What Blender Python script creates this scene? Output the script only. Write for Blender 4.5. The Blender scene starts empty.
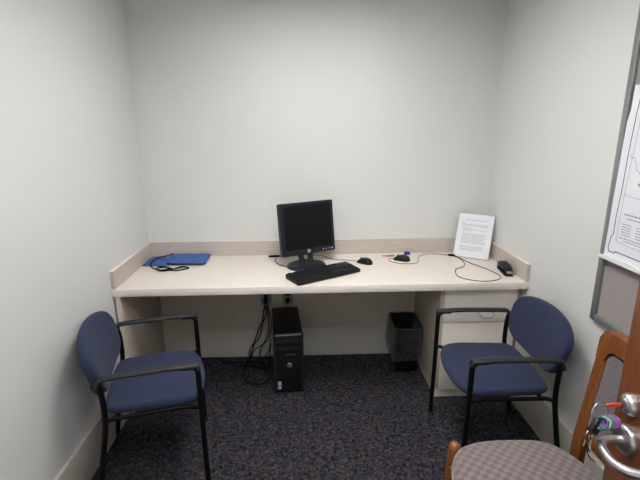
import bpy, bmesh, math, random
from mathutils import Vector, Matrix
random.seed(7)
PI = math.pi
scene = bpy.context.scene
COL = scene.collection
W = 2.211          # room width
CEIL = 2.345
YF = -2.96         # inner face of the front wall

# ------------------------------------------------------------------ helpers
def link(o, parent=None):
    COL.objects.link(o)
    if parent is not None:
        o.parent = parent
    return o

def build(name, bm, mat, parent=None, smooth=None, label=None):
    bmesh.ops.recalc_face_normals(bm, faces=bm.faces)
    me = bpy.data.meshes.new(name)
    bm.to_mesh(me); bm.free()
    mats = mat if isinstance(mat, (list, tuple)) else [mat]
    for m in mats: me.materials.append(m)
    if smooth is not None:
        for p in me.polygons: p.use_smooth = True
        try: me.set_sharp_from_angle(angle=math.radians(smooth))
        except Exception: pass
    o = bpy.data.objects.new(name, me)
    link(o, parent)
    if label: o['label'] = label
    return o

def thing(name, label, cat, loc=(0, 0, 0), rz=0, group=None):
    o = bpy.data.objects.new(name, None)
    o.empty_display_size = .1
    COL.objects.link(o)
    o.location = loc; o.rotation_euler = (0, 0, rz)
    o['label'] = label; o['category'] = cat
    if group: o['group'] = group
    return o

def tag(o, label, cat, group=None):
    o['label'] = label; o['category'] = cat
    if group: o['group'] = group
    return o

def struct(name, bm, mat, label, cat, smooth=None):
    o = build(name, bm, mat, None, smooth)
    o['kind'] = 'structure'; o['label'] = label; o['category'] = cat
    return o

def box(bm, x0, x1, y0, y1, z0, z1, bev=0, seg=2, mi=0, mtx=None):
    vs = [bm.verts.new((x, y, z)) for x in (x0, x1) for y in (y0, y1) for z in (z0, z1)]
    f = [(0, 1, 3, 2), (4, 6, 7, 5), (0, 4, 5, 1), (2, 3, 7, 6), (0, 2, 6, 4), (1, 5, 7, 3)]
    fs = [bm.faces.new([vs[i] for i in q]) for q in f]
    allf = list(fs)
    if bev:
        es = list({e for q in fs for e in q.edges})
        r = bmesh.ops.bevel(bm, geom=es, offset=bev, segments=seg, affect='EDGES', profile=.5)
        allf = list({q for v in r['verts'] for q in v.link_faces} | {q for q in fs if q.is_valid})
    for q in allf: q.material_index = mi
    if mtx is not None:
        bmesh.ops.transform(bm, matrix=mtx, verts=list({v for q in allf for v in q.verts}))
    return allf

def B(*a, **k):
    bm = bmesh.new(); box(bm, *a, **k); return bm

def catmull(pts, n=6, closed=False):
    P = [Vector(p) for p in pts]; out = []
    N = len(P)
    for i in range(N if closed else N - 1):
        if closed: p0, p1, p2, p3 = P[(i-1) % N], P[i], P[(i+1) % N], P[(i+2) % N]
        else: p0, p1, p2, p3 = P[max(i-1, 0)], P[i], P[i+1], P[min(i+2, N-1)]
        for k in range(n):
            t = k / n
            out.append(.5*((2*p1)+(p2-p0)*t+(2*p0-5*p1+4*p2-p3)*t*t+(3*p1-p0-3*p2+p3)*t**3))
    if not closed: out.append(P[-1])
    return out

def fillet(pts, r, n=6):
    P = [Vector(p) for p in pts]; out = [P[0]]
    for i in range(1, len(P)-1):
        a, b, c = P[i-1], P[i], P[i+1]
        d1 = (a-b).normalized(); d2 = (c-b).normalized()
        rr = min(r, (a-b).length*.49, (c-b).length*.49)
        s, e = b+d1*rr, b+d2*rr
        for k in range(n+1):
            t = k/n
            out.append((1-t)**2*s+2*(1-t)*t*b+t*t*e)
    out.append(P[-1]); return out

def tube(bm, pts, r, seg=10, closed=False, ell=None, up=None, mi=0):
    """sweep; r a float or list; ell=(a,b) makes a flat oval section"""
    P = [Vector(p) for p in pts]; N = len(P)
    R = r if isinstance(r, (list, tuple)) else [r]*N
    rings = []; nrm = None
    for i in range(N):
        if closed: t = P[(i+1) % N]-P[(i-1) % N]
        else: t = P[min(i+1, N-1)]-P[max(i-1, 0)]
        t.normalize()
        if up is not None:
            nrm = Vector(up)-t*Vector(up).dot(t)
            if nrm.length < 1e-4: nrm = Vector((1, 0, 0))-t*t.x
        elif nrm is None:
            a = Vector((0, 0, 1)) if abs(t.z) < .9 else Vector((1, 0, 0))
            nrm = a-t*a.dot(t)
        else: nrm = nrm-t*nrm.dot(t)
        nrm.normalize(); b = t.cross(nrm)
        ea, eb = ell if ell else (1, 1)
        rings.append([bm.verts.new(P[i]+R[i]*(math.cos(2*PI*k/seg)*ea*nrm+math.sin(2*PI*k/seg)*eb*b)) for k in range(seg)])
    M = N if closed else N-1
    for i in range(M):
        a, b2 = rings[i], rings[(i+1) % N]
        for k in range(seg):
            f = bm.faces.new((a[k], a[(k+1) % seg], b2[(k+1) % seg], b2[k])); f.material_index = mi
    if not closed:
        f = bm.faces.new(rings[0][::-1]); f.material_index = mi
        f = bm.faces.new(rings[-1]); f.material_index = mi
    return bm

def T(pts, r, **k):
    bm = bmesh.new(); return tube(bm, pts, r, **k)

def lathe(bm, prof, seg=32, mtx=None, mi=0, sx=1, sy=1):
    rings = []; nv = []
    for r, z in prof:
        if r < 1e-6: rings.append([bm.verts.new((0, 0, z))])
        else: rings.append([bm.verts.new((r*sx*math.cos(2*PI*k/seg), r*sy*math.sin(2*PI*k/seg), z)) for k in range(seg)])
        nv += rings[-1]
    for a, b in zip(rings, rings[1:]):
        for k in range(seg):
            k2 = (k+1) % seg
            if len(a) == 1 and len(b) == 1: continue
            if len(a) == 1: f = bm.faces.new((a[0], b[k], b[k2]))
            elif len(b) == 1: f = bm.faces.new((a[k], b[0], a[k2]))
            else: f = bm.faces.new((a[k], b[k], b[k2], a[k2]))
            f.material_index = mi
    if mtx is not None: bmesh.ops.transform(bm, matrix=mtx, verts=nv)
    return bm

def offset_loop(L, d):
    n = len(L); out = []
    for i in range(n):
        t = (L[(i+1) % n]-L[(i-1) % n]); t.normalize()
        out.append(L[i]+Vector((-t.y, t.x))*d)      # CCW loop -> inwards
    return out

def pad(bm, loop, prof, fn, crown=0, ncr=4, mi=0):
    """solid from a 2D CCW loop: prof = [(inset, w)...] bottom to top; fn(u,v,w)->Vector; crown = extra height at the middle"""
    L = [Vector(p) for p in loop]
    c = sum(L, Vector((0, 0)))/len(L)
    rings = [[bm.verts.new(fn(p.x, p.y, w)) for p in offset_loop(L, ins)] for ins, w in prof]
    def cap(ins, w, sgn):
        base = offset_loop(L, ins); rr = []
        for j in range(1, ncr+1):
            s = 1-j/(ncr+1)
            rr.append([bm.verts.new(fn(c.x+(p.x-c.x)*s, c.y+(p.y-c.y)*s, w+sgn*crown*(1-s*s))) for p in base])
        ctr = bm.verts.new(fn(c.x, c.y, w+sgn*crown))
        return rr, ctr
    bot, bc = cap(prof[0][0], prof[0][1], 0)
    top, tc = cap(prof[-1][0], prof[-1][1], 1)
    seq = bot[::-1]+rings+top
    n = len(L)
    for a, b in zip(seq, seq[1:]):
        for k in range(n):
            f = bm.faces.new((a[k], a[(k+1) % n], b[(k+1) % n], b[k])); f.material_index = mi
    for k in range(n):
        bm.faces.new((bc, seq[0][(k+1) % n], seq[0][k])).material_index = mi
        bm.faces.new((tc, seq[-1][k], seq[-1][(k+1) % n])).material_index = mi
    return bm

def rrect(w, d, r, n=5, cx=0, cy=0):
    out = []
    for sx, sy, a0 in ((1, 1, 0), (-1, 1, 90), (-1, -1, 180), (1, -1, 270)):
        for k in range(n+1):
            a = math.radians(a0+90*k/n)
            out.append((cx+sx*(w/2-r)+r*math.cos(a), cy+sy*(d/2-r)+r*math.sin(a)))
    return out

def edgeprof(h, r, n=4):
    p = [(r*(1-math.sin(PI/2*k/n)), r*(1-math.cos(PI/2*k/n))) for k in range(n+1)]
    return p+[(i, h-z) for i, z in p[::-1]]

# ------------------------------------------------------------------ materials
def mat(name, col, rough=.5, metal=0, spec=.5, bump=0, bscale=200, var=0, vscale=5, coat=0, alpha=None):
    m = bpy.data.materials.new(name); m.use_nodes = True
    nt = m.node_tree; b = nt.nodes['Principled BSDF']
    b.inputs['Base Color'].default_value = (*col, 1)
    b.inputs['Roughness'].default_value = rough
    b.inputs['Metallic'].default_value = metal
    b.inputs['Specular IOR Level'].default_value = spec
    if coat: b.inputs['Coat Weight'].default_value = coat; b.inputs['Coat Roughness'].default_value = .15
    tc = nt.nodes.new('ShaderNodeTexCoord')
    if bump:
        n = nt.nodes.new('ShaderNodeTexNoise'); n.inputs['Scale'].default_value = bscale; n.inputs['Detail'].default_value = 3
        bp = nt.nodes.new('ShaderNodeBump'); bp.inputs['Strength'].default_value = bump; bp.inputs['Distance'].default_value = .002
        nt.links.new(tc.outputs['Object'], n.inputs['Vector']); nt.links.new(n.outputs['Fac'], bp.inputs['Height'])
        nt.links.new(bp.outputs['Normal'], b.inputs['Normal'])
    if var:
        n = nt.nodes.new('ShaderNodeTexNoise'); n.inputs['Scale'].default_value = vscale; n.inputs['Detail'].default_value = 4
        r = nt.nodes.new('ShaderNodeValToRGB')
        r.color_ramp.elements[0].position = .3; r.color_ramp.elements[1].position = .7
        r.color_ramp.elements[0].color = (*[c*(1-var) for c in col], 1); r.color_ramp.elements[1].color = (*[min(1, c*(1+var)) for c in col], 1)
        nt.links.new(tc.outputs['Object'], n.inputs['Vector']); nt.links.new(n.outputs['Fac'], r.inputs['Fac'])
        nt.links.new(r.outputs['Color'], b.inputs['Base Color'])
    return m

def nodes(m): return m.node_tree, m.node_tree.nodes['Principled BSDF']

def laminate(name, c1, c2, scale=(60, 60, 4), rough=.42, str_=.5):
    m = mat(name, c1, rough, spec=.4); nt, b = nodes(m)
    tc = nt.nodes.new('ShaderNodeTexCoord'); mp = nt.nodes.new('ShaderNodeMapping'); mp.inputs['Scale'].default_value = scale
    n = nt.nodes.new('ShaderNodeTexNoise'); n.inputs['Scale'].default_value = 3; n.inputs['Detail'].default_value = 5
    r = nt.nodes.new('ShaderNodeValToRGB'); r.color_ramp.elements[0].position = .35; r.color_ramp.elements[1].position = .65
    r.color_ramp.elements[0].color = (*c2, 1); r.color_ramp.elements[1].color = (*c1, 1)
    nt.links.new(tc.outputs['Object'], mp.inputs['Vector']); nt.links.new(mp.outputs['Vector'], n.inputs['Vector'])
    nt.links.new(n.outputs['Fac'], r.inputs['Fac']); nt.links.new(r.outputs['Color'], b.inputs['Base Color'])
    return m

def woodmat(name, c1, c2, scale=(14, 14, 1.2), rough=.3, coat=.3):
    m = mat(name, c1, rough, spec=.5, coat=coat); nt, b = nodes(m)
    tc = nt.nodes.new('ShaderNodeTexCoord'); mp = nt.nodes.new('ShaderNodeMapping'); mp.inputs['Scale'].default_value = scale
    n = nt.nodes.new('ShaderNodeTexNoise'); n.inputs['Scale'].default_value = 5; n.inputs['Detail'].default_value = 7; n.inputs['Distortion'].default_value = .9
    r = nt.nodes.new('ShaderNodeValToRGB'); r.color_ramp.elements[0].position = .3; r.color_ramp.elements[1].position = .7
    r.color_ramp.elements[0].color = (*c2, 1); r.color_ramp.elements[1].color = (*c1, 1)
    nt.links.new(tc.outputs['Object'], mp.inputs['Vector']); nt.links.new(mp.outputs['Vector'], n.inputs['Vector'])
    nt.links.new(n.outputs['Fac'], r.inputs['Fac']); nt.links.new(r.outputs['Color'], b.inputs['Base Color'])
    return m

def carpetmat():
    m = mat('carpet', (.03, .028, .035), .95, spec=.1); nt, b = nodes(m)
    tc = nt.nodes.new('ShaderNodeTexCoord')
    def noise(s, d=3, dist=0):
        n = nt.nodes.new('ShaderNodeTexNoise'); n.inputs['Scale'].default_value = s; n.inputs['Detail'].default_value = d; n.inputs['Distortion'].default_value = dist
        nt.links.new(tc.outputs['Object'], n.inputs['Vector']); return n
    n1 = noise(62, 3, 1.2); n2 = noise(26, 3, 1.0); n3 = noise(260, 2)
    r = nt.nodes.new('ShaderNodeValToRGB'); cr = r.color_ramp
    cr.elements[0].position = .36; cr.elements[0].color = (.010, .010, .012, 1)
    cr.elements[1].position = .68; cr.elements[1].color = (.092, .085, .085, 1)
    e = cr.elements.new(.46); e.color = (.030, .028, .034, 1)
    e = cr.elements.new(.56); e.color = (.054, .050, .056, 1)
    nt.links.new(n1.outputs['Fac'], r.inputs['Fac'])
    r2 = nt.nodes.new('ShaderNodeValToRGB'); c2 = r2.color_ramp
    c2.elements[0].position = .38; c2.elements[0].color = (.76, .79, 1.15, 1)
    c2.elements[1].position = .64; c2.elements[1].color = (1.22, 1.0, .92, 1)
    e = c2.elements.new(.5); e.color = (1, 1, 1, 1)
    nt.links.new(n2.outputs['Fac'], r2.inputs['Fac'])
    mx = nt.nodes.new('ShaderNodeMix'); mx.data_type = 'RGBA'; mx.blend_type = 'MULTIPLY'; mx.inputs[0].default_value = .8
    nt.links.new(r.outputs['Color'], mx.inputs[6]); nt.links.new(r2.outputs['Color'], mx.inputs[7])
    r3 = nt.nodes.new('ShaderNodeValToRGB'); r3.color_ramp.elements[0].color = (.45, .45, .45, 1); r3.color_ramp.elements[1].color = (1.7, 1.7, 1.7, 1)
    r3.color_ramp.elements[0].position = .35; r3.color_ramp.elements[1].position = .65
    nt.links.new(n3.outputs['Fac'], r3.inputs['Fac'])
    m2 = nt.nodes.new('ShaderNodeMix'); m2.data_type = 'RGBA'; m2.blend_type = 'MULTIPLY'; m2.inputs[0].default_value = 1
    nt.links.new(mx.outputs[2], m2.inputs[6]); nt.links.new(r3.outputs['Color'], m2.inputs[7])
    nt.links.new(m2.outputs[2], b.inputs['Base Color'])
    bp = nt.nodes.new('ShaderNodeBump'); bp.inputs['Strength'].default_value = .8; bp.inputs['Distance'].default_value = .004
    nt.links.new(n3.outputs['Fac'], bp.inputs['Height']); nt.links.new(bp.outputs['Normal'], b.inputs['Normal'])
    return m

def fabricmat(name, c1, c2, scale=420):
    m = mat(name, c1, .9, spec=.15); nt, b = nodes(m)
    tc = nt.nodes.new('ShaderNodeTexCoord')
    n = nt.nodes.new('ShaderNodeTexNoise'); n.inputs['Scale'].default_value = scale; n.inputs['Detail'].default_value = 2
    r = nt.nodes.new('ShaderNodeValToRGB'); r.color_ramp.elements[0].position = .38; r.color_ramp.elements[1].position = .62
    r.color_ramp.elements[0].color = (*c2, 1); r.color_ramp.elements[1].color = (*c1, 1)
    nt.links.new(tc.outputs['Object'], n.inputs['Vector']); nt.links.new(n.outputs['Fac'], r.inputs['Fac']); nt.links.new(r.outputs['Color'], b.inputs['Base Color'])
    b.inputs['Sheen Weight'].default_value = .08; b.inputs['Sheen Roughness'].default_value = .5
    bp = nt.nodes.new('ShaderNodeBump'); bp.inputs['Strength'].default_value = .3; bp.inputs['Distance'].default_value = .001
    nt.links.new(n.outputs['Fac'], bp.inputs['Height']); nt.links.new(bp.outputs['Normal'], b.inputs['Normal'])
    return m

def dotfabric(name, c1, c2, cell, axes):
    """checker of rounded dots, alternating two colours; axes = which object axes carry the pattern"""
    m = mat(name, c1, .85, spec=.2); nt, b = nodes(m)
    tc = nt.nodes.new('ShaderNodeTexCoord'); sp = nt.nodes.new('ShaderNodeSeparateXYZ')
    nt.links.new(tc.outputs['Object'], sp.inputs[0])
    def mth(op, a, bb=None):
        n = nt.nodes.new('ShaderNodeMath'); n.operation = op
        for i, v in enumerate((a, bb)):
            if v is None: continue
            if isinstance(v, (int, float)): n.inputs[i].default_value = v
            else: nt.links.new(v, n.inputs[i])
        return n.outputs[0]
    u, v = sp.outputs[axes[0]], sp.outputs[axes[1]]
    su = mth('SINE', mth('MULTIPLY', u, PI/cell)); sv = mth('SINE', mth('MULTIPLY', v, PI/cell))
    p = mth('ADD', mth('MULTIPLY', mth('MULTIPLY', su, sv), 2.2), .5)
    cl = nt.nodes.new('ShaderNodeClamp'); nt.links.new(p, cl.inputs[0])
    n = nt.nodes.new('ShaderNodeTexNoise'); n.inputs['Scale'].default_value = 500; nt.links.new(tc.outputs['Object'], n.inputs['Vector'])
    mx = nt.nodes.new('ShaderNodeMix'); mx.data_type = 'RGBA'
    nt.links.new(cl.outputs[0], mx.inputs[0]); mx.inputs[6].default_value = (*c2, 1); mx.inputs[7].default_value = (*c1, 1)
    m2 = nt.nodes.new('ShaderNodeMix'); m2.data_type = 'RGBA'; m2.blend_type = 'MULTIPLY'; m2.inputs[0].default_value = .5
    nt.links.new(mx.outputs[2], m2.inputs[6]); nt.links.new(n.outputs['Fac'], m2.inputs[7])
    nt.links.new(m2.outputs[2], b.inputs['Base Color'])
    b.inputs['Sheen Weight'].default_value = .3
    bp = nt.nodes.new('ShaderNodeBump'); bp.inputs['Strength'].default_value = .25; bp.inputs['Distance'].default_value = .001
    nt.links.new(n.outputs['Fac'], bp.inputs['Height']); nt.links.new(bp.outputs['Normal'], b.inputs['Normal'])
    return m

M = {}
M['wall'] = mat('wall_paint', (.70, .705, .685), .6, spec=.3, bump=.12, bscale=220)
M['ceiling'] = mat('ceiling_tile', (.72, .72, .70), .9, spec=.1, bump=.3, bscale=120)
M['base'] = mat('baseboard_paint', (.55, .53, .475), .45, spec=.4, bump=.05, bscale=60)
M['carpet'] = carpetmat()
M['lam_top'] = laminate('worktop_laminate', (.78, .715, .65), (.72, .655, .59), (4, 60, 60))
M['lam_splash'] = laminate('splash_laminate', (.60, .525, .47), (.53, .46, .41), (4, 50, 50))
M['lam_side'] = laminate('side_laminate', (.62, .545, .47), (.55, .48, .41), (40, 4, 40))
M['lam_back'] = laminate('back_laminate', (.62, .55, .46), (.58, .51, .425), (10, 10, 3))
M['lam_edge'] = laminate('edge_laminate', (.93, .85, .80), (.88, .80, .75), (4, 60, 60))
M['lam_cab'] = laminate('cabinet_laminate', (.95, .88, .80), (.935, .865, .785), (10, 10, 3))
M['tan'] = laminate('filler_laminate', (.42, .34, .25), (.36, .29, .21), (40, 40, 4))
M['blue'] = fabricmat('blue_upholstery', (.040, .050, .104), (.018, .024, .052))
M['black_metal'] = mat('black_metal', (.004, .004, .005), .42, spec=.17, bump=.05, bscale=400)
M['arm_black'] = mat('arm_black', (.022, .021, .021), .5, spec=.35, bump=.1, bscale=400)
M['rubber'] = mat('rubber', (.02, .02, .02), .8, bump=.1)
M['plastic'] = mat('black_plastic', (.008, .009, .011), .42, spec=.3, bump=.08, bscale=500)
M['plastic_navy'] = mat('charcoal_plastic', (.016, .018, .028), .4, spec=.32, bump=.06, bscale=500)
M['keys'] = mat('key_plastic', (.011, .012, .014), .5, spec=.35, bump=.05, bscale=700)
M['screen'] = mat('screen_glass', (.006, .006, .006), .3, spec=.22, var=.1)
M['silver'] = mat('silver', (.62, .62, .63), .28, metal=1, bump=.03, bscale=500)
M['satin'] = mat('satin_steel', (.50, .49, .48), .33, metal=1, bump=.04, bscale=300)
M['grey_alu'] = mat('grey_aluminium', (.30, .305, .315), .38, metal=.55, bump=.03, bscale=200)
M['grey_dark'] = mat('dark_gasket', (.10, .09, .10), .7, bump=.05)
M['panel_grey'] = fabricmat('grey_panel_fabric', (.36, .325, .32), (.31, .28, .275), 260)
M['paper'] = mat('paper', (.80, .81, .86), .7, spec=.2, bump=.03, bscale=80)
M['white'] = mat('white_plastic', (.85, .85, .84), .4, bump=.03)
M['ink'] = mat('ink', (.05, .05, .055), .7, bump=.02)
M['ink_grey'] = mat('ink_grey', (.33, .33, .36), .7, bump=.02)
M['ink_orange'] = mat('ink_orange', (.75, .28, .1), .7, bump=.02)
M['acrylic'] = mat('clear_acrylic', (.75, .78, .78), .08, spec=.6, bump=.01)
M['bluebag'] = mat('blue_nylon', (.045, .115, .34), .55, spec=.35, bump=.2, bscale=300, var=.15, vscale=12)
M['blackbag'] = mat('black_trim', (.012, .013, .02), .6, bump=.1)
M['cable'] = mat('black_cable', (.004, .004, .004), .6, spec=.15, bump=.05)
M['cable_b'] = mat('brown_cable', (.10, .085, .08), .5, bump=.05)
M['red'] = mat('red_plastic', (.60, .06, .035), .4, bump=.05)
M['redfaded'] = mat('dull_red_plastic', (.50, .13, .11), .5, bump=.05)
M['blueplastic'] = mat('blue_plastic', (.01, .03, .42), .35, bump=.05)
M['bin'] = mat('bin_plastic', (.005, .005, .006), .45, spec=.3, bump=.08, bscale=250)
M['chairwood'] = woodmat('stained_beech', (.26, .088, .024), (.165, .048, .013), (12, 12, 2), .25, .5)
M['doorwood'] = woodmat('mahogany_veneer', (.235, .070, .024), (.115, .031, .012), (30, 30, 1.6), .38, .25)
M['seatdots'] = dotfabric('dotted_seat_fabric', (.30, .225, .195), (.17, .145, .165), .019, (0, 1))
M['backdots'] = dotfabric('dotted_back_fabric', (.205, .17, .18), (.165, .14, .155), .012, (1, 2))
M['brass'] = mat('brass', (.66, .50, .22), .3, metal=1, bump=.03)
M['purple'] = mat('purple_coil', (.17, .025, .22), .35, spec=.6, coat=.4, bump=.02)
M['teal'] = mat('teal_coil', (.025, .09, .125), .35, spec=.6, coat=.4, bump=.02)
M['cream_coil'] = mat('cream_coil', (.55, .48, .28), .35, bump=.02)
M['plate'] = mat('outlet_plate', (.30, .28, .26), .4, bump=.04)
M['sticker'] = mat('sticker_white', (.45, .47, .5), .5, bump=.02)
M['stickerb'] = mat('sticker_blue', (.03, .12, .35), .5, bump=.02)
# thin clear bin liner
ml = bpy.data.materials.new('clear_liner'); ml.use_nodes = True; nt = ml.node_tree; nt.nodes.clear()
o_ = nt.nodes.new('ShaderNodeOutputMaterial'); tr = nt.nodes.new('ShaderNodeBsdfTransparent'); gl = nt.nodes.new('ShaderNodeBsdfPrincipled')
gl.inputs['Base Color'].default_value = (.42, .43, .44, 1); gl.inputs['Roughness'].default_value = .18; gl.inputs['Specular IOR Level'].default_value = .9
tr.inputs['Color'].default_value = (.86, .86, .86, 1)
ms = nt.nodes.new('ShaderNodeMixShader'); lw = nt.nodes.new('ShaderNodeLayerWeight'); lw.inputs['Blend'].default_value = .28
mr = nt.nodes.new('ShaderNodeMapRange'); mr.inputs['To Min'].default_value = .03; mr.inputs['To Max'].default_value = .72
tcn = nt.nodes.new('ShaderNodeTexCoord'); nn = nt.nodes.new('ShaderNodeTexNoise'); nn.inputs['Scale'].default_value = 11; nn.inputs['Detail'].default_value = 1.5; nn.inputs['Distortion'].default_value = 2.5
bp_ = nt.nodes.new('ShaderNodeBump'); bp_.inputs['Strength'].default_value = 1; bp_.inputs['Distance'].default_value = .03
nt.links.new(tcn.outputs['Object'], nn.inputs['Vector']); nt.links.new(nn.outputs['Fac'], bp_.inputs['Height']); nt.links.new(bp_.outputs['Normal'], gl.inputs['Normal']); nt.links.new(bp_.outputs['Normal'], lw.inputs['Normal'])
nt.links.new(lw.outputs['Facing'], mr.inputs['Value']); nt.links.new(mr.outputs['Result'], ms.inputs['Fac'])
nt.links.new(tr.outputs[0], ms.inputs[1]); nt.links.new(gl.outputs[0], ms.inputs[2]); nt.links.new(ms.outputs[0], o_.inputs['Surface'])
M['liner'] = ml
me_ = bpy.data.materials.new('lamp_diffuser'); me_.use_nodes = True; b_ = me_.node_tree.nodes['Principled BSDF']
b_.inputs['Base Color'].default_value = (.9, .9, .9, 1); b_.inputs['Emission Color'].default_value = (1.0, .995, .985, 1); b_.inputs['Emission Strength'].default_value = 15.8
M['lamp'] = me_

# ------------------------------------------------------------------ room shell
DX0, DX1, DZ = .66, 1.665, 2.10      # doorway in the front wall
struct('floor', B(-.12, W+.12, -4.3, .12, -.1, 0), M['carpet'], 'dark navy and brown flecked loop-pile carpet covering the office floor', 'floor')
struct('wall_left', B(-.12, 0, YF-.12, .12, 0, CEIL), M['wall'], 'off-white painted wall behind the left blue armchair', 'wall')
struct('wall_right', B(W, W+.12, YF-.12, .12, 0, CEIL), M['wall'], 'off-white painted wall carrying the framed noticeboard', 'wall')
struct('wall_back', B(0, W, 0, .12, 0, CEIL), M['wall'], 'off-white painted wall behind the long built-in worktop', 'wall')
bm = bmesh.new()
box(bm, 0, DX0, YF-.12, YF, 0, CEIL); box(bm, DX1, W, YF-.12, YF, 0, CEIL); box(bm, DX0, DX1, YF-.12, YF, DZ, CEIL)
struct('wall_front', bm, M['wall'], 'off-white painted wall with the doorway the room is seen from', 'wall')
LX0, LX1 = .80, 1.41      # recessed troffer over the room, plus one added behind it as fill
TRO = ((-1.60, -.70), (-2.80, -2.10))
bm = bmesh.new()
box(bm, -.12, LX0, -4.3, .12, CEIL, CEIL+.04); box(bm, LX1, W+.12, -4.3, .12, CEIL, CEIL+.04)
box(bm, LX0, LX1, -4.3, TRO[1][0], CEIL, CEIL+.04); box(bm, LX0, LX1, TRO[1][1], TRO[0][0], CEIL, CEIL+.04); box(bm, LX0, LX1, TRO[0][1], .12, CEIL, CEIL+.04)
struct('ceiling', bm, M['ceiling'], 'white ceiling above the small office', 'ceiling')
BH = .211
def baseb(name, x0, x1, y0, y1, label):
    bm = bmesh.new(); box(bm, x0, x1, y0, y1, 0, BH, bev=.003, seg=2)
    struct(name, bm, M['base'], label, 'baseboard', smooth=30)
baseb('baseboard_left', 0, .017, YF, -.612, 'tall pale grey baseboard along the left wall')
baseb('baseboard_right', W-.017, W, YF, -.58, 'tall pale grey baseboard along the right wall')
baseb('baseboard_back', .036, 1.758, -.012, 0, 'tall pale grey baseboard in the kneehole under the worktop')
# door frame (jambs and head) in the front wall
bm = bmesh.new()
box(bm, DX0-.045, DX0+.02, YF-.13, YF+.012, 0, DZ+.045, bev=.002); box(bm, DX1-.005, DX1+.05, YF-.13, YF+.012, 0, DZ+.045, bev=.002); box(bm, DX0+.02, DX1-.005, YF-.13, YF+.012, DZ-.02, DZ+.045, bev=.002)
struct('trim_1', bm, M['base'], 'painted frame round the doorway', 'door frame', smooth=30)
# troffer
def troffer(y0, y1, label):
    t = thing('ceiling_light', label, 'light', ((LX0+LX1)/2, (y0+y1)/2, CEIL))
    hx, hy, HR = (LX1-LX0)/2, (y1-y0)/2, .15
    bm = bmesh.new()
    box(bm, -hx, -hx+.006, -hy, hy, 0, HR); box(bm, hx-.006, hx, -hy, hy, 0, HR); box(bm, -hx+.006, hx-.006, -hy, -hy+.006, 0, HR); box(bm, -hx+.006, hx-.006, hy-.006, hy, 0, HR); box(bm, -hx, hx, -hy, hy, HR, HR+.01)
    build('housing', bm, M['white'], t)
    bm = bmesh.new(); box(bm, -hx+.008, hx-.008, -hy+.008, hy-.008, HR-.02, HR-.004)
    build('diffuser', bm, M['lamp'], t)
troffer(*TRO[0], 'white recessed square ceiling light above the middle of the room')
troffer(*TRO[1], 'added fill light recessed in the unseen ceiling near the doorway')  # unseen extra lamp, added to brighten the desk edge and cabinet fronts

# ------------------------------------------------------------------ built-in worktop
DD, ZD, TH, SH, ST = .608, .74, .041, .099, .02
desk = thing('built_in_worktop', 'long pinkish beige laminate worktop running wall to wall with raised edges', 'desk', (W/2, -DD/2, 0))
def dk(name, bm, m, smooth=30, label=None):
    bmesh.ops.translate(bm, vec=(-W/2, DD/2, 0), verts=bm.verts); return build(name, bm, m, desk, smooth, label)
bm = bmesh.new(); box(bm, .001, W-.001, -DD+.004, -.001, ZD-TH, ZD); dk('top', bm, M['lam_top'])
bm = bmesh.new(); box(bm, .001, W-.001, -DD-.001, -DD+.004, ZD-TH, ZD-.0005, bev=.001); dk('front_edge', bm, M['lam_edge'])
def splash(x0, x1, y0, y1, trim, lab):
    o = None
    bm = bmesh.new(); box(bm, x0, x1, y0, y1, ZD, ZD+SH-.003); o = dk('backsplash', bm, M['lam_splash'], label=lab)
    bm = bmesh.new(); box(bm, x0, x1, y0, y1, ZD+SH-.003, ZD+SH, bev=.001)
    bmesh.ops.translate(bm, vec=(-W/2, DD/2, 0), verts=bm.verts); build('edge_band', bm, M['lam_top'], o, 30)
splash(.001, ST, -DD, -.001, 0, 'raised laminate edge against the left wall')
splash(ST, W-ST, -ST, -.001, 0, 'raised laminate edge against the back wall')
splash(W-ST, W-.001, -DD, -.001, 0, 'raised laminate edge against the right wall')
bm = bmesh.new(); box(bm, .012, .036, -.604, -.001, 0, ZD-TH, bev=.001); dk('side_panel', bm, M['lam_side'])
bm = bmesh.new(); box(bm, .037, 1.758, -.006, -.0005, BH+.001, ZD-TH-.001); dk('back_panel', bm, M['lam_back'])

# ------------------------------------------------------------------ drawer cabinet at the right end
cab = thing('drawer_cabinet', 'cream laminate drawer cabinet under the right end of the worktop', 'cabinet', (1.98, -.28, 0))
def cb(name, bm, m, parent=cab, smooth=30, label=None):
    bmesh.ops.translate(bm, vec=(-1.98, .28, 0), verts=bm.verts); return build(name, bm, m, parent, smooth, label)
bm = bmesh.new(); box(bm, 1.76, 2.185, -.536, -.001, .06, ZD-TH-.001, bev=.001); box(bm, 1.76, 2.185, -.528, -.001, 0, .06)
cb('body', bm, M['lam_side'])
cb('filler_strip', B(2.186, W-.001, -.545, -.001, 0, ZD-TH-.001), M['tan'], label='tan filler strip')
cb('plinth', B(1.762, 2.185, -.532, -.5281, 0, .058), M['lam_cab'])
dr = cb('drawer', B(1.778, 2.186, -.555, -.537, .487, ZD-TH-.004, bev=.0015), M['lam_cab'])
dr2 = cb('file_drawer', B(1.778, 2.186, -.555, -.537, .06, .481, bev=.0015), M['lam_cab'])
def pull(xc, z, par):
    pts = [(xc-.04, -.555, z), (xc-.04, -.566, z)] + [(xc-.04*math.cos(a), -.578-.004*math.sin(a), z-.026*math.sin(a)) for a in [PI*k/12 for k in range(13)]] + [(xc+.04, -.566, z), (xc+.04, -.555, z)]
    cb('pull', T(pts, .0028, seg=8), M['satin'], par, 60)
pull(2.012, .545, dr); pull(2.0, .362, dr2)

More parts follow.
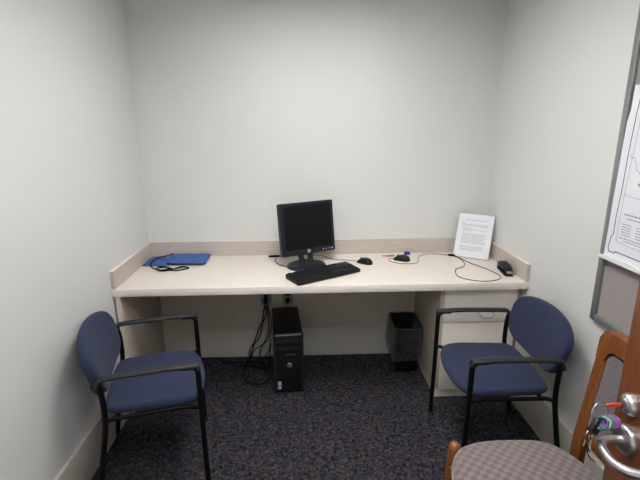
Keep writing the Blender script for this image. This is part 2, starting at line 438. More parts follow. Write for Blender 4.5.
# ------------------------------------------------------------------ blue armchairs
def backrest_bm():
    half = [(0, -.008), (.09, -.005), (.165, .004), (.212, .036), (.234, .092), (.240, .145), (.236, .180), (.208, .222), (.150, .250), (.075, .263), (0, .267)]
    lp = catmull([(y, s, 0) for y, s in half] + [(-y, s, 0) for y, s in half[-2:0:-1]], 3, closed=True)
    lp = [(p.x, p.y) for p in lp]
    tilt = math.radians(14)
    def fn(u, v, w):
        x = -.198 - v*math.sin(tilt) + .42*u*u + w*math.cos(tilt)
        v *= .945; z = .505 + v*math.cos(tilt) + w*math.sin(tilt)
        return Vector((x, u, z))
    bm = bmesh.new(); pad(bm, lp, edgeprof(.046, .018, 4), fn, crown=.006, ncr=5)
    return bm
def make_armchair(label, loc, rz):
    t = thing('armchair', label, 'chair', loc, rz, 'blue upholstered office armchairs')
    lp = catmull([(.232, 0, 0), (.226, .09, 0), (.208, .165, 0), (.172, .210, 0), (.10, .222, 0), (0, .218, 0), (-.10, .212, 0), (-.150, .197, 0), (-.172, .15, 0), (-.176, 0, 0),
                  (-.172, -.15, 0), (-.150, -.197, 0), (-.10, -.212, 0), (0, -.218, 0), (.10, -.222, 0), (.172, -.210, 0), (.208, -.165, 0), (.226, -.09, 0)], 3, closed=True)
    bm = bmesh.new()
    pad(bm, [(p.x, p.y) for p in lp], edgeprof(.038, .018, 5), lambda u, v, w: Vector((u, v, .427+w-.6*max(0, u-.08)**2)), crown=.008, ncr=5)
    build('seat', bm, M['blue'], t, 60)
    build('backrest', backrest_bm(), M['blue'], t, 60)
    R, AZ, YH = .0115, .618, .253
    for s in (1, -1):
        y = s*YH
        # front leg, rising into the armrest corner
        pts = fillet([(.214, y*1.0, 0.012), (.208, y, .30), (.206, y, AZ), (.14, y, AZ+.002)], .035, 6)
        o = build('leg', T(pts, R, seg=12), M['black_metal'], t, 60)
        bm = bmesh.new(); lathe(bm, [(0, 0), (.0135, 0), (.0145, .004), (.0145, .022), (.012, .026), (0, .026)], 14, Matrix.Translation((.214, y, 0))); build('foot_cap', bm, M['rubber'], o, 40)
        pts = catmull([(-.228, y, .012), (-.205, y, .16), (-.176, y, .32), (-.158, y, .44), (-.158, y, .55), (-.168, y, .612)], 5)
        o = build('leg', T(pts, R, seg=12), M['black_metal'], t, 60)
        bm = bmesh.new(); lathe(bm, [(0, 0), (.0135, 0), (.0145, .004), (.0145, .022), (.012, .026), (0, .026)], 14, Matrix.Translation((-.228, y, 0))); build('foot_cap', bm, M['rubber'], o, 40)
        pts = [(.209, y, AZ-.012)] + fillet([(.208, y, AZ+.004), (.10, y, AZ+.010), (-.10, y, AZ+.008), (-.162, y, AZ+.004), (-.172, y, AZ-.035)], .03, 5)
        build('armrest', T(pts, .0125, seg=14, ell=(.85, 1.45), up=(0, 0, 1)), M['arm_black'], t, 60)
    for s in (1, -1):
        bm = bmesh.new(); tube(bm, catmull([(-.160, s*YH*.98, .545), (-.175, s*.225, .548), (-.200, s*.19, .556), (-.206, s*.15, .57)], 4), .008, seg=8)
        build('back_bracket', bm, M['black_metal'], t, 60)
    # seat frame: side rails curving into the legs and two cross rails
    bm = bmesh.new()
    for s in (1, -1):
        y = s*YH
        tube(bm, fillet([(-.160, y*.985, .428), (-.14, y*.885, .424), (.15, y*.885, .423), (.206, y*.985, .425)], .03, 4), .009, seg=10)
    tube(bm, [(.12, -YH*.88, .421), (.12, YH*.88, .421)], .009, seg=10)
    tube(bm, [(-.12, -YH*.88, .422), (-.12, YH*.88, .422)], .009, seg=10)
    build('seat_frame', bm, M['black_metal'], t, 60)
    return t
make_armchair('blue upholstered armchair with black metal legs, standing against the left wall', (.303, -.986, 0), math.radians(14))
make_armchair('blue upholstered armchair with black legs, between drawer cabinet and right wall', (1.898, -.958, 0), PI-math.radians(1.2))

# ------------------------------------------------------------------ wooden side chair behind the door
wc = thing('wooden_chair', 'brown wood-framed side chair with dotted taupe seat, half hidden behind the open door', 'chair', (1.742, -1.738, 0), PI)
# local: +x forward (world -x), +y world -y ; far side (world +y) = local -y
SW = .25
lp = catmull([(.278, 0, 0), (.266, .12, 0), (.232, .198, 0), (.182, .236, 0), (.08, .256, 0), (-.07, .250, 0), (-.135, .215, 0), (-.180, .13, 0), (-.195, 0, 0),
              (-.180, -.13, 0), (-.135, -.215, 0), (-.07, -.250, 0), (.08, -.256, 0), (.182, -.236, 0), (.232, -.198, 0), (.266, -.12, 0)], 4, closed=True)
bm = bmesh.new(); pad(bm, [(p.x, p.y) for p in lp], edgeprof(.078, .032, 6), lambda u, v, w: Vector((u, v, .406+w)), crown=.016, ncr=6)
build('seat', bm, M['seatdots'], wc, 60)
bm = bmesh.new()
box(bm, .215, .24, -.22, .22, .335, .40, bev=.004); box(bm, -.21, -.185, -.21, .21, .345, .40, bev=.004)
for s in (1, -1): box(bm, -.20, .23, s*.222-.011, s*.222+.011, .335, .40, bev=.004)
build('seat_frame', bm, M['chairwood'], wc, 40)
for s in (1, -1):
    bm = bmesh.new()
    tube(bm, [(.236, s*.240, 0), (.226, s*.241, .20), (.216, s*.242, .40), (.214, s*.243, .450), (.210, s*.243, .465), (.204, s*.242, .472)], [.020, .023, .026, .026, .021, .008], seg=16, ell=(1, 1.0))
    build('leg', bm, M['chairwood'], wc, 60)
def bx(z):      # x of the backrest plane at height z (reclined)
    return -.228 - .115*max(0, (z-.44)) - .02*max(0, .44-z)/.44
for s in (1, -1):
    bm = bmesh.new()
    zs = [0, .2, .40, .48, .60, .72, .82]
    pts = [Vector((bx(z)-(.03 if z == 0 else .012 if z < .3 else 0), s*.237, z)) for z in zs]
    rings = []
    for i, p in enumerate(pts):
        hw, hd = .024, .017
        if i == 0: hw = .019
        ring = [bm.verts.new(p+Vector((sx*hd if abs(sx) == 1 else sx*hd, sy*hw, 0))) for sx, sy in ((1, -.7), (1, .7), (.7, 1), (-.7, 1), (-1, .7), (-1, -.7), (-.7, -1), (.7, -1))]
        rings.append(ring)
    for a, b in zip(rings, rings[1:]):
        for k in range(8): bm.faces.new((a[k], a[(k+1) % 8], b[(k+1) % 8], b[k]))
    bm.faces.new(rings[0]); bm.faces.new(rings[-1][::-1])
    build('leg', bm, M['chairwood'], wc, 50)
# top rail with rounded shoulders and curved inner corners, extruded through its thickness
def arcpts(cx, cy, r, a0, a1, n=6): return [(cx+r*math.cos(math.radians(a0+(a1-a0)*k/n)), cy+r*math.sin(math.radians(a0+(a1-a0)*k/n))) for k in range(n+1)]
H = .261; ZT = .899
outer = [(H-.001, .79)] + arcpts(H-.035, ZT-.035, .035, 0, 90) + arcpts(-H+.035, ZT-.035, .035, 90, 180) + [(-H+.001, .79)]
inner = [(-H+.045, .79)] + arcpts(-H+.045+.03, .843-.03, .03, 180, 90)[1:] + arcpts(H-.045-.03, .843-.03, .03, 90, 0)[:-1] + [(H-.045, .79)]
bm = bmesh.new()
loop = outer+inner
def rail_x(z): return bx(z)
f_ = [bm.verts.new((rail_x(z)+.018, y, z)) for y, z in loop]; g_ = [bm.verts.new((rail_x(z)-.018, y, z)) for y, z in loop]
bm.faces.new(f_); bm.faces.new(g_[::-1])
n_ = len(loop)
for k in range(n_): bm.faces.new((f_[k], f_[(k+1) % n_], g_[(k+1) % n_], g_[k]))
bmesh.ops.bevel(bm, geom=[e for e in bm.edges if abs((e.verts[0].co.y-e.verts[1].co.y)) > .0005 or 1], offset=.005, segments=2, affect='EDGES', clamp_overlap=True)
build('top_rail', bm, M['chairwood'], wc, 40)
bm = bmesh.new(); box(bm, bx(.51)-.014, bx(.51)+.014, -.215, .215, .490, .533, bev=.006); build('lower_rail', bm, M['chairwood'], wc, 40)
lp = rrect(.428, .296, .03, 5)
bm = bmesh.new()
pad(bm, lp, edgeprof(.026, .009, 3), lambda u, v, w: Vector((bx(.681+v)-.013+w, u, .681+v)), crown=.006, ncr=4)
build('back_panel', bm, M['backdots'], wc, 60)

# ------------------------------------------------------------------ door leaf, standing open into the room
DXF = 1.63
bm = bmesh.new(); box(bm, DXF, DXF+.03, YF+.016, -2.045, .008, 2.075, bev=.0015)
dobj = struct('door_1', bm, M['doorwood'], 'reddish brown veneered wooden door standing open at the right of the picture', 'door', smooth=30)
Rm = Matrix.Rotation(-PI/2, 4, 'Y')     # lathe axis z -> -x
def onface(y, z): return Matrix.Translation((DXF, y, z)) @ Rm
bm = bmesh.new(); lathe(bm, [(0, .016), (.0120, .016), (.013, .0148), (.0160, .014), (.0175, .0125), (.0186, .009), (.0212, .007), (.0220, .0035), (.0220, 0), (0, 0)], 40, onface(-2.083, 1.038))
cy = build('lock_cylinder', bm, M['satin'], dobj, 35, 'round satin steel lock cylinder')
bm = bmesh.new(); lathe(bm, [(0, .0175), (.0095, .0175), (.0105, .0165), (.0105, .015), (0, .015)], 28, onface(-2.083, 1.038)); box(bm, DXF-.0182, DXF-.0172, -2.0842, -2.0818, 1.032, 1.044)
build('plug', bm, M['grey_dark'], cy, 35)
ZH, YH_ = .964, -2.090
bm = bmesh.new(); lathe(bm, [(0, .0135), (.020, .0135), (.0255, .0125), (.0282, .0100), (.0295, .0065), (.0295, 0), (0, 0)], 40, onface(YH_, ZH))
dh = build('door_handle', bm, M['satin'], dobj, 35, 'satin steel lever handle on a round rose')
bm = bmesh.new()
pts = catmull([(DXF-.012, YH_, ZH), (DXF-.034, YH_, ZH), (1.584, YH_-.001, ZH-.001), (1.5725, YH_-.007, ZH-.002), (1.566, YH_-.024, ZH-.003), (1.563, YH_-.045, ZH-.004), (1.565, YH_-.060, ZH-.004), (1.574, YH_-.074, ZH-.004), (1.590, YH_-.083, ZH-.004), (1.606, YH_-.088, ZH-.004), (1.616, YH_-.090, ZH-.004)], 6)
tube(bm, pts, .0088, seg=18)
build('lever', bm, M['satin'], dh, 60)
for z in (.25, 1.05, 1.85):
    bm = bmesh.new(); tube(bm, [(DXF+.006-.012, YF+.012+.0, z-.05), (DXF+.006-.012, YF+.012, z+.05)], .007, seg=12); build('hinge', bm, M['satin'], dobj, 50)

# keys hanging from the lock
kr = thing('key_bunch', 'bunch of keys on a wire ring, its red key in the door lock', 'keys', (1.60, -2.083, 1.038))
def kb_(name, bm, m, parent=kr, smooth=50, label=None):
    bmesh.ops.translate(bm, vec=(-1.60, 2.083, -1.038), verts=bm.verts); return build(name, bm, m, parent, smooth, label)
bm = bmesh.new(); box(bm, 1.6085, 1.6165, -2.0842, -2.0818, 1.0338, 1.0422)
rk = bmesh.new()
lp = catmull([(0, .0025, 0), (.004, .0034, 0), (.013, .0042, 0), (.022, .0038, 0), (.029, .002, 0), (.029, -.002, 0), (.022, -.0038, 0), (.013, -.0042, 0), (.004, -.0034, 0), (0, -.0025, 0)], 3, closed=True)
pad(rk, [(p.x, p.y) for p in lp][::-1], edgeprof(.0042, .0014, 2), lambda u, v, w: Vector((1.6095-u, -2.083-.0021+w, 1.038+v)), ncr=2)
rk = kb_('red_key', rk, M['red'], label='red plastic-headed key')
kb_('key_blade', bm, M['satin'], rk)
C = Vector((1.5735, -2.077, 1.020))
def ring(c, r, ax1, ax2, th, seg=40, turns=1.0, pitch=Vector((0, 0, 0)), a0=0):
    bm = bmesh.new(); n = int(seg*turns)
    ax1 = Vector(ax1).normalized(); ax2 = Vector(ax2).normalized()
    pts = [c+r*(math.cos(a0+2*PI*k/seg)*ax1+math.sin(a0+2*PI*k/seg)*ax2)+pitch*(k/seg) for k in range(n)]
    return tube(bm, pts, th, seg=8, closed=(turns == 1.0))
kb_('split_ring', ring(C, .0195, (1, .25, 0), (0, .1, 1), .0011), M['silver'])
cc = Vector((1.5790, -2.092, 1.004))
for k, (mn, th) in enumerate((('teal', .0026), ('cream_coil', .0017), ('teal', .0028), ('teal', .0026), ('purple', .0027), ('purple', .0026))):
    off = Vector((-.0065+.0030*k, .004-.0015*k, -.003+.0016*k))
    kb_('wrist_coil', ring(cc+off, .0122+.0006*(k % 2), (.45, -1, .1), (.45, .1, 1), th), M[mn])
bm = bmesh.new(); box(bm, -.0135, .0135, -.005, .005, -.015, .015, bev=.002)
bmesh.ops.transform(bm, matrix=Matrix.Translation((1.5675, -2.082, .990)) @ Matrix.Rotation(.35, 4, 'Z') @ Matrix.Rotation(.75, 4, 'Y'), verts=bm.verts)
kb_('fob', bm, M['plastic'], label='black plastic fob')
for k, (dx, a, mn) in enumerate(((-.004, .35, 'brass'), (.002, .1, 'brass'), (-.009, .6, 'silver'))):
    bm = bmesh.new()
    pad(bm, rrect(.014, .014, .005, 3), [(0, 0), (0, .0018)], lambda u, v, w: Vector((u, w, v)), ncr=2)
    box(bm, -.003, .003, 0, .0018, -.026, -.0065)
    for q in range(3): box(bm, .003, .0045, 0, .0018, -.024+.006*q, -.0215+.006*q)
    bmesh.ops.transform(bm, matrix=Matrix.Translation((1.5625+dx, -2.078-.003*k, .970-.002*k)) @ Matrix.Rotation(.5+.5*k, 4, 'Z') @ Matrix.Rotation(a, 4, 'Y'), verts=bm.verts)
    kb_('key', bm, M[mn], label='brass key' if mn == 'brass' else 'steel key')
kb_('cord_loop', T(catmull([(1.566, -2.082, .972), (1.556, -2.085, .958), (1.552, -2.09, .942), (1.556, -2.097, .930), (1.562, -2.104, .927)], 5), .0011, seg=6), M['cable'])

# ------------------------------------------------------------------ noticeboard on the right wall
BY0, BY1, BZ0, BZ1, FW = -2.05, -1.143, .777, 2.0, .028
nb = thing('noticeboard', 'grey metal framed noticeboard hanging on the right wall', 'noticeboard', (W, (BY0+BY1)/2, BZ0))
def nbd(name, bm, m, parent=nb, smooth=30, label=None):
    bmesh.ops.translate(bm, vec=(-W, -(BY0+BY1)/2, -BZ0), verts=bm.verts); return build(name, bm, m, parent, smooth, label)
bm = bmesh.new()
XA, XB = W-.020, W-.0005
box(bm, XA, XB, BY1-FW, BY1, BZ0, BZ1, bev=.002); box(bm, XA, XB, BY0, BY0+FW, BZ0, BZ1, bev=.002)
box(bm, XA, XB, BY0+FW, BY1-FW, BZ0, BZ0+FW, bev=.002); box(bm, XA, XB, BY0+FW, BY1-FW, BZ1-FW, BZ1, bev=.002)
nbd('frame', bm, M['grey_alu'])
nbd('panel', B(W-.008, W-.002, BY0+FW, BY1-FW, BZ0+FW, BZ1-FW), M['panel_grey'])
bm = bmesh.new(); box(bm, W-.040, W-.009, BY0+.09, BY1-.022, 1.052, 1.060, bev=.001); box(bm, W-.040, W-.037, BY0+.09, BY1-.022, 1.060, 1.066, bev=.0005)
nbd('ledge', bm, M['white'], label='white ledge across the board')
# poster standing on the ledge
PX = W-.022
ps = thing('wall_poster', 'large white printed poster standing on the ledge of the noticeboard', 'poster', (PX, -1.5, 1.0605))
def pst(name, bm, m, label=None):
    bmesh.ops.translate(bm, vec=(-PX, 1.5, -1.0605), verts=bm.verts); return build(name, bm, m, ps, 30, label)
def sheet(loop, x0, x1):
    bm = bmesh.new(); a = [bm.verts.new((x0, y, z)) for y, z in loop]; b = [bm.verts.new((x1, y, z)) for y, z in loop]
    bm.faces.new(a); bm.faces.new(b[::-1]); n = len(loop)
    for k in range(n): bm.faces.new((a[k], a[(k+1) % n], b[(k+1) % n], b[k]))
    return bm
pst('sheet', sheet([(-1.172, 1.0615), (-1.174, 1.30), (-1.178, 1.50), (-1.180, 1.57), (-1.190, 1.61), (-1.191, 1.695), (-1.86, 1.71), (-1.86, 1.0615)], PX, PX+.004), M['paper'])
def inkline(pts, w, m, name):
    bm = bmesh.new()
    for a, b in zip(pts, pts[1:]):
        a = Vector((0, *a)); b = Vector((0, *b)); d = (b-a).normalized(); nn_ = Vector((0, -d.z, d.y))*w/2
        a = a-d*w*.3; b = b+d*w*.3
        vs = [bm.verts.new(v+Vector((PX-.0006, 0, 0))) for v in (a+nn_, a-nn_, b-nn_, b+nn_)]; bm.faces.new(vs)
        vs = [bm.verts.new(v+Vector((PX-.0001, 0, 0))) for v in (a+nn_, a-nn_, b-nn_, b+nn_)]; bm.faces.new(vs[::-1])
    return pst(name, bm, m)
inkline([(-1.232, 1.68), (-1.222, 1.60), (-1.214, 1.45), (-1.212, 1.32), (-1.205, 1.22), (-1.207, 1.155), (-1.196, 1.14), (-1.194, 1.12), (-1.189, 1.098), (-1.195, 1.083), (-1.225, 1.082), (-1.232, 1.090), (-1.5, 1.088), (-1.84, 1.088)], .0032, M['ink'], 'border_line')
inkline([(-1.250, 1.67), (-1.238, 1.45), (-1.228, 1.30), (-1.226, 1.13), (-1.30, 1.125), (-1.82, 1.12)], .0014, M['ink_grey'], 'inner_border')
random.seed(3)
pl = [(-1.226, 1.455), (-1.236, 1.44), (-1.245, 1.447), (-1.262, 1.425), (-1.268, 1.40), (-1.285, 1.395), (-1.30, 1.36), (-1.33, 1.37), (-1.37, 1.33), (-1.45, 1.36), (-1.52, 1.33), (-1.60, 1.38), (-1.70, 1.36)]
inkline(pl, .0018, M['ink_grey'], 'map_outline')
inkline([(-1.228, 1.31), (-1.25, 1.305), (-1.28, 1.305), (-1.33, 1.30), (-1.42, 1.31)], .0015, M['ink_grey'], 'map_outline')
inkline([(-1.262, 1.53), (-1.40, 1.53)], .002, M['ink_grey'], 'heading_rule'); inkline([(-1.262, 1.515), (-1.40, 1.515)], .003, M['ink_grey'], 'heading_rule')
def words(y0, y1, z, h, m_, bm, gap=.004):
    y = y0
    while y > y1:
        wl = random.uniform(.007, .022); e = max(y-wl, y1)
        vs = [bm.verts.new((PX-.0006, yy, zz)) for yy, zz in ((y, z), (e, z), (e, z+h), (y, z+h))]; bm.faces.new(vs)
        y = e-gap
bm = bmesh.new()
words(-1.245, -1.50, 1.235, .006, 0, bm); words(-1.262, -1.46, 1.222, .004, 0, bm, .003)
for k in range(5): words(-1.243, -1.290, 1.200-.010*k, .003, 0, bm, .002); words(-1.315, -1.45, 1.200-.010*k, .003, 0, bm, .002)
words(-1.238, -1.52, 1.147, .004, 0, bm, .003); words(-1.262, -1.44, 1.138, .003, 0, bm, .002)
bmesh.ops.translate(bm, vec=(0, 0, 0), verts=bm.verts)
pst('printed_text', bm, M['ink_grey'])
bm = bmesh.new(); lathe(bm, [(0, 0), (.006, 0), (.006, .0004), (0, .0004)], 20, Matrix.Translation((PX-.0002, -1.292, 1.352)) @ Rm); pst('orange_spot', bm, M['ink_orange'])

# ------------------------------------------------------------------ monitor
MY = .47
mon = thing('monitor', 'black flat square-format monitor with blank screen in the middle of the worktop', 'monitor', (1.026, -.225, ZD), MY)
th_ = .126
def mfn(u, v, w):      # w towards the viewer(-y local), v up
    ca, sa = math.cos(th_), math.sin(th_)
    return Vector((u, -.004+v*sa-w*ca, .227+v*ca+w*sa))
MW, MH = .36, .312
bm = bmesh.new(); pad(bm, rrect(MW, MH, .008, 3), [(.012, -.038), (0, -.026), (0, 0), (.0025, .0025)], mfn, ncr=1)
build('case', bm, M['plastic_navy'], mon, 40)
bm = bmesh.new()
o_l = rrect(MW-.006, MH-.006, .006, 3); sx0, sx1, sz0, sz1 = -MW/2+.026, MW/2-.020, -MH/2+.034, MH/2-.016
bm2 = bmesh.new(); pad(bm2, [(sx0, sz0), (sx1, sz0), (sx1, sz1), (sx0, sz1)], [(0, .0018), (0, .0032)], mfn, ncr=1)
build('screen', bm2, M['screen'], mon, 30)
bm = bmesh.new()
for (a, b, c_, d) in ((-MW/2+.003, sx0, -MH/2+.003, MH/2-.003), (sx1, MW/2-.003, -MH/2+.003, MH/2-.003), (sx0, sx1, -MH/2+.003, sz0), (sx0, sx1, sz1, MH/2-.003)):
    pad(bm, [(a, c_), (b, c_), (b, d), (a, d)], [(0, .0015), (0, .005)], mfn, ncr=1)
build('bezel', bm, M['plastic_navy'], mon, 30)
bm = bmesh.new(); lathe(bm, [(0, .0012), (.0105, .0012), (.0118, .0004), (.0118, 0), (0, 0)], 28)
def frame_m(u, v, w):
    o = mfn(u, v, w); ax = mfn(1, 0, 0)-mfn(0, 0, 0); ay = mfn(0, 1, 0)-mfn(0, 0, 0); az = mfn(0, 0, 1)-mfn(0, 0, 0)
    return Matrix(((ax.x, ay.x, az.x, o.x), (ax.y, ay.y, az.y, o.y), (ax.z, ay.z, az.z, o.z), (0, 0, 0, 1)))
bmesh.ops.transform(bm, matrix=frame_m(-.005, -MH/2+.017, .005), verts=bm.verts)
build('badge', bm, M['silver'], mon, 40, 'round silver badge')
for k in range(4):
    bm = bmesh.new(); lathe(bm, [(0, .0016), (.0035 if k < 3 else .0055, .0016), (.0042 if k < 3 else .0065, 0), (0, 0)], 16)
    bmesh.ops.transform(bm, matrix=frame_m(MW/2-.085+.0205*k, -MH/2+.017, .005), verts=bm.verts)
    build('button', bm, M['silver'], mon, 40)
bm = bmesh.new()
for s in (-1, 1):
    tube(bm, [(-.016+s*.026, -.014, .012), (-.016+s*.031, -.004, .05), (-.014+s*.038, .012, .10), (-.010+s*.040, .03, .15)], [.019, .018, .018, .018], seg=12, ell=(.6, 1), up=(0, 1, 0))
box(bm, -.05, .05, .022, .04, .13, .21, bev=.004)
build('neck', bm, M['plastic_navy'], mon, 50)
bm = bmesh.new(); lathe(bm, [(0, 0), (.122, 0), (.126, .004), (.122, .010), (.105, .015), (.06, .018), (0, .019)], 48, Matrix.Translation((-.026, -.030, 0)), sx=.96, sy=.84)
build('base', bm, M['plastic_navy'], mon, 50)

# ------------------------------------------------------------------ keyboard
kbd = thing('keyboard', 'full-size black keyboard lying askew in front of the monitor', 'keyboard', (1.113, -.443, ZD), .545)
KW, KD = .420, .146
bm = bmesh.new()
pad(bm, rrect(KW, KD, .010, 4), [(.002, .002), (0, .006), (0, .016), (.003, .019)], lambda u, v, w: Vector((u, v, w+(v+KD/2)*.07*(w/.019))), ncr=3)
build('case', bm, M['plastic'], kbd, 40)
def key(bm, x, y, w, d):
    z = .017+(y+KD/2)*.07
    a = [bm.verts.new((x+sx*w/2, y+sy*d/2, z)) for sx, sy in ((-1, -1), (1, -1), (1, 1), (-1, 1))]
    b = [bm.verts.new((x+sx*(w/2-.0022), y+sy*(d/2-.002)+.0005, z+.0075)) for sx, sy in ((-1, -1), (1, -1), (1, 1), (-1, 1))]
    for k in range(4): bm.faces.new((a[k], a[(k+1) % 4], b[(k+1) % 4], b[k]))
    bm.faces.new(b); bm.faces.new(a[::-1])
U = .01775
def row(bm, x0, y, ws):
    x = x0
    for w in ws:
        if w > 0: key(bm, x+w*U/2, y, w*U-.0012, U-.0014)
        x += abs(w)*U
X0 = -KW/2+.012
ys = [-.055+U*k for k in range(5)]; yf = .058
bm = bmesh.new()
row(bm, X0, ys[4], [1]*13+[2]); row(bm, X0, ys[3], [1.5]+[1]*12+[1.5]); row(bm, X0, ys[2], [1.75]+[1]*11+[2.25]); row(bm, X0, ys[1], [2.25]+[1]*10+[2.75]); row(bm, X0, ys[0], [1.25]*3+[6.25]+[1.25]*4)
build('letter_keys', bm, M['keys'], kbd, 20)
bm = bmesh.new(); row(bm, X0, yf, [1, -1]+[1]*4+[-.5]+[1]*4+[-.5]+[1]*4); build('function_keys', bm, M['keys'], kbd, 20)
X1 = X0+15.3*U
bm = bmesh.new(); row(bm, X1, yf, [1]*3); row(bm, X1, ys[4], [1]*3); row(bm, X1, ys[3], [1]*3); row(bm, X1, ys[1], [-1, 1]); row(bm, X1, ys[0], [1]*3); build('navigation_keys', bm, M['keys'], kbd, 20)
X2 = X1+3.3*U
bm = bmesh.new()
for y in ys[4:1:-1]: row(bm, X2, y, [1]*4)
row(bm, X2, ys[1], [1]*4); row(bm, X2, ys[0], [2, 1, 1]); build('number_keys', bm, M['keys'], kbd, 20)
bm = bmesh.new()
for k in range(3): box(bm, X2+.012+k*.016, X2+.016+k*.016, yf-.002, yf+.002, .0265, .0275)
build('indicator_light', bm, M['silver'], kbd, 20)

# ------------------------------------------------------------------ mice
def mouse(label, loc, rz):
    t = thing('computer_mouse', label, 'mouse', loc, rz)
    L, Wd = .106, .060
    bm = bmesh.new(); nseg, nr = 24, 12; rings = []
    for i in range(nr+1):
        a = PI/2*i/nr; ring = []
        for k in range(nseg):
            b = 2*PI*k/nseg
            x = L/2*math.cos(a)*math.copysign(abs(math.cos(b))**.85, math.cos(b)); y = Wd/2*math.cos(a)**.8*math.copysign(abs(math.sin(b))**.85, math.sin(b))
            z = .036*math.sin(a)**.8*(1-.35*max(0, x/(L/2)))
            ring.append(bm.verts.new((x-.004*math.sin(a), y*(1-.08*math.cos(2*PI*x/L)), z)))
        rings.append(ring)
    for a, b in zip(rings, rings[1:]):
        for k in range(nseg): bm.faces.new((a[k], a[(k+1) % nseg], b[(k+1) % nseg], b[k]))
    bm.faces.new(rings[0]); bmesh.ops.remove_doubles(bm, verts=bm.verts, dist=.0004)
    build('shell', bm, M['plastic'], t, 60)
    bm = bmesh.new(); lathe(bm, [(0, -.003), (.008, -.003), (.0095, -.0015), (.0095, .0015), (.008, .003), (0, .003)], 20, Matrix.Translation((.022, 0, .0235)) @ Matrix.Rotation(PI/2, 4, 'X'))
    build('scroll_wheel', bm, M['arm_black'], t, 40)
    return t
mouse('black wired mouse just to the right of the keyboard', (1.374, -.226, ZD), math.radians(138))
mouse('black wired mouse with red and blue clips behind it, near the paper stand', (1.614, -.178, ZD), math.radians(150))
def cable(label, pts, r, m, n=7, name='cable', group=None, seg=7):
    o = build(name, T(catmull(pts, n), r, seg=seg), m, None, 60); tag(o, label, 'cable', group); return o
ZC = ZD+.0022
cable('thin dark mouse cord running behind the keyboard to the mouse beside it', [(1.326, -.200, ZD+.006), (1.27, -.165, ZC), (1.22, -.155, ZC), (1.165, -.125, ZC), (1.13, -.070, ZC), (1.08, -.045, ZC), (1.00, -.035, ZC), (.92, -.04, ZC)], .0018, M['cable_b'])
# far mouse: cord leaving to the left, doubling back along the wall edge to the plug lump and big loop
cable('black cord of the mouse near the paper stand, looping over the worktop front', [(1.580, -.172, ZD+.006), (1.552, -.150, ZC), (1.535, -.165, ZC), (1.540, -.205, ZC), (1.575, -.245, ZC), (1.63, -.262, ZC), (1.685, -.250, ZC), (1.712, -.215, ZC), (1.725, -.150, ZC), (1.765, -.085, ZC), (1.84, -.052, ZC), (1.90, -.075, ZC), (1.935, -.098, ZD+.004)], .0019, M['cable_b'])
bm = bmesh.new(); tube(bm, catmull([(1.932, -.100, ZD+.005), (1.945, -.108, ZD+.0075), (1.965, -.118, ZD+.0075), (1.975, -.124, ZD+.005)], 4), [.003, .004, .006, .0072, .0075, .0075, .0075, .0072, .0068, .006, .005, .004, .003], seg=12)
tag(build('cable_plug', bm, M['cable'], None, 50), 'small black connector on the cord in front of the paper stand', 'connector')
cable('black cable forming a wide open loop in front of the paper stand', [(1.968, -.126, ZC), (1.985, -.165, ZC), (1.985, -.22, ZC), (1.978, -.28, ZC), (1.945, -.34, ZC), (1.895, -.375, ZC), (1.868, -.44, ZC), (1.862, -.51, ZC), (1.895, -.558, ZC), (1.955, -.588, ZC), (2.02, -.586, ZC), (2.075, -.555, ZC), (2.094, -.505, ZC), (2.080, -.42, ZC), (2.045, -.33, ZC), (2.015, -.26, ZC), (1.996, -.185, ZC), (1.980, -.132, ZC+.002)], .0021, M['cable'])
bm = bmesh.new(); box(bm, -.026, .026, -.006, .006, 0, .010, bev=.003); tube(bm, [(-.055, 0, .006), (-.03, 0, .006)], .0035, seg=8)
o = build('red_clip', bm, M['redfaded'], None, 40); o.location = (1.560, -.095, ZD); o.rotation_euler = (0, 0, .1)
tag(o, 'small dull red plastic clip lying behind the far mouse', 'clip')
bm = bmesh.new(); box(bm, -.018, .018, -.010, .010, 0, .018, bev=.003); box(bm, -.012, .008, -.007, .007, .018, .022, bev=.001)
o = build('blue_clip', bm, M['blueplastic'], None, 40); o.location = (1.676, -.058, ZD); o.rotation_euler = (0, 0, .3)
tag(o, 'small bright blue plastic clip behind the far mouse', 'clip')

# ------------------------------------------------------------------ paper stand leaning in the corner
pst_t = thing('paper_stand', 'white printed letter sheet in a clear stand leaning in the right back corner', 'sign holder', (2.060, -.147, ZD))
yw, tl = -.596, math.radians(20)
X = Vector((math.cos(yw), math.sin(yw), 0)); Yd = Vector((-math.sin(yw), math.cos(yw), 0))
def pf(u, v, w):
    Up = math.cos(tl)*Vector((0, 0, 1))+math.sin(tl)*Yd; Nn = -math.cos(tl)*Yd+math.sin(tl)*Vector((0, 0, 1))
    return u*X+v*Up+w*Nn+Vector((-.003, -.012, .003))
bm = bmesh.new(); pad(bm, [(-.109, -.002), (.109, -.002), (.109, .279), (-.109, .279)], [(0, -.0015), (0, 0)], pf, ncr=1)
pad(bm, [(-.109, -.002), (.109, -.002), (.109, .001), (-.109, .001)], [(0, 0), (0, .012)], pf, ncr=1)
build('holder', bm, M['acrylic'], pst_t, 30, 'clear acrylic holder')
bm = bmesh.new(); lp = [(-.1065, .002), (.088, .002), (.1065, .022), (.1065, .277), (-.1065, .277)]
pad(bm, lp, [(0, .0003), (0, .0012)], pf, ncr=1); build('paper', bm, M['paper'], pst_t, 30)
bm = bmesh.new(); random.seed(5)
def wl(v, u0, u1, h=.0026):
    u = u0
    while u < u1:
        e = min(u+random.uniform(.006, .018), u1)
        vs = [bm.verts.new(pf(a, b, .0016)) for a, b in ((u, v), (e, v), (e, v+h), (u, v+h))]; bm.faces.new(vs); u = e+.003
wl(.238, -.062, .070, .003); wl(.220, -.080, -.058); wl(.209, -.080, .080, .0032); wl(.200, -.080, .078, .0028); wl(.185, -.078, -.012, .003); wl(.176, -.074, .074); wl(.167, -.074, -.02)
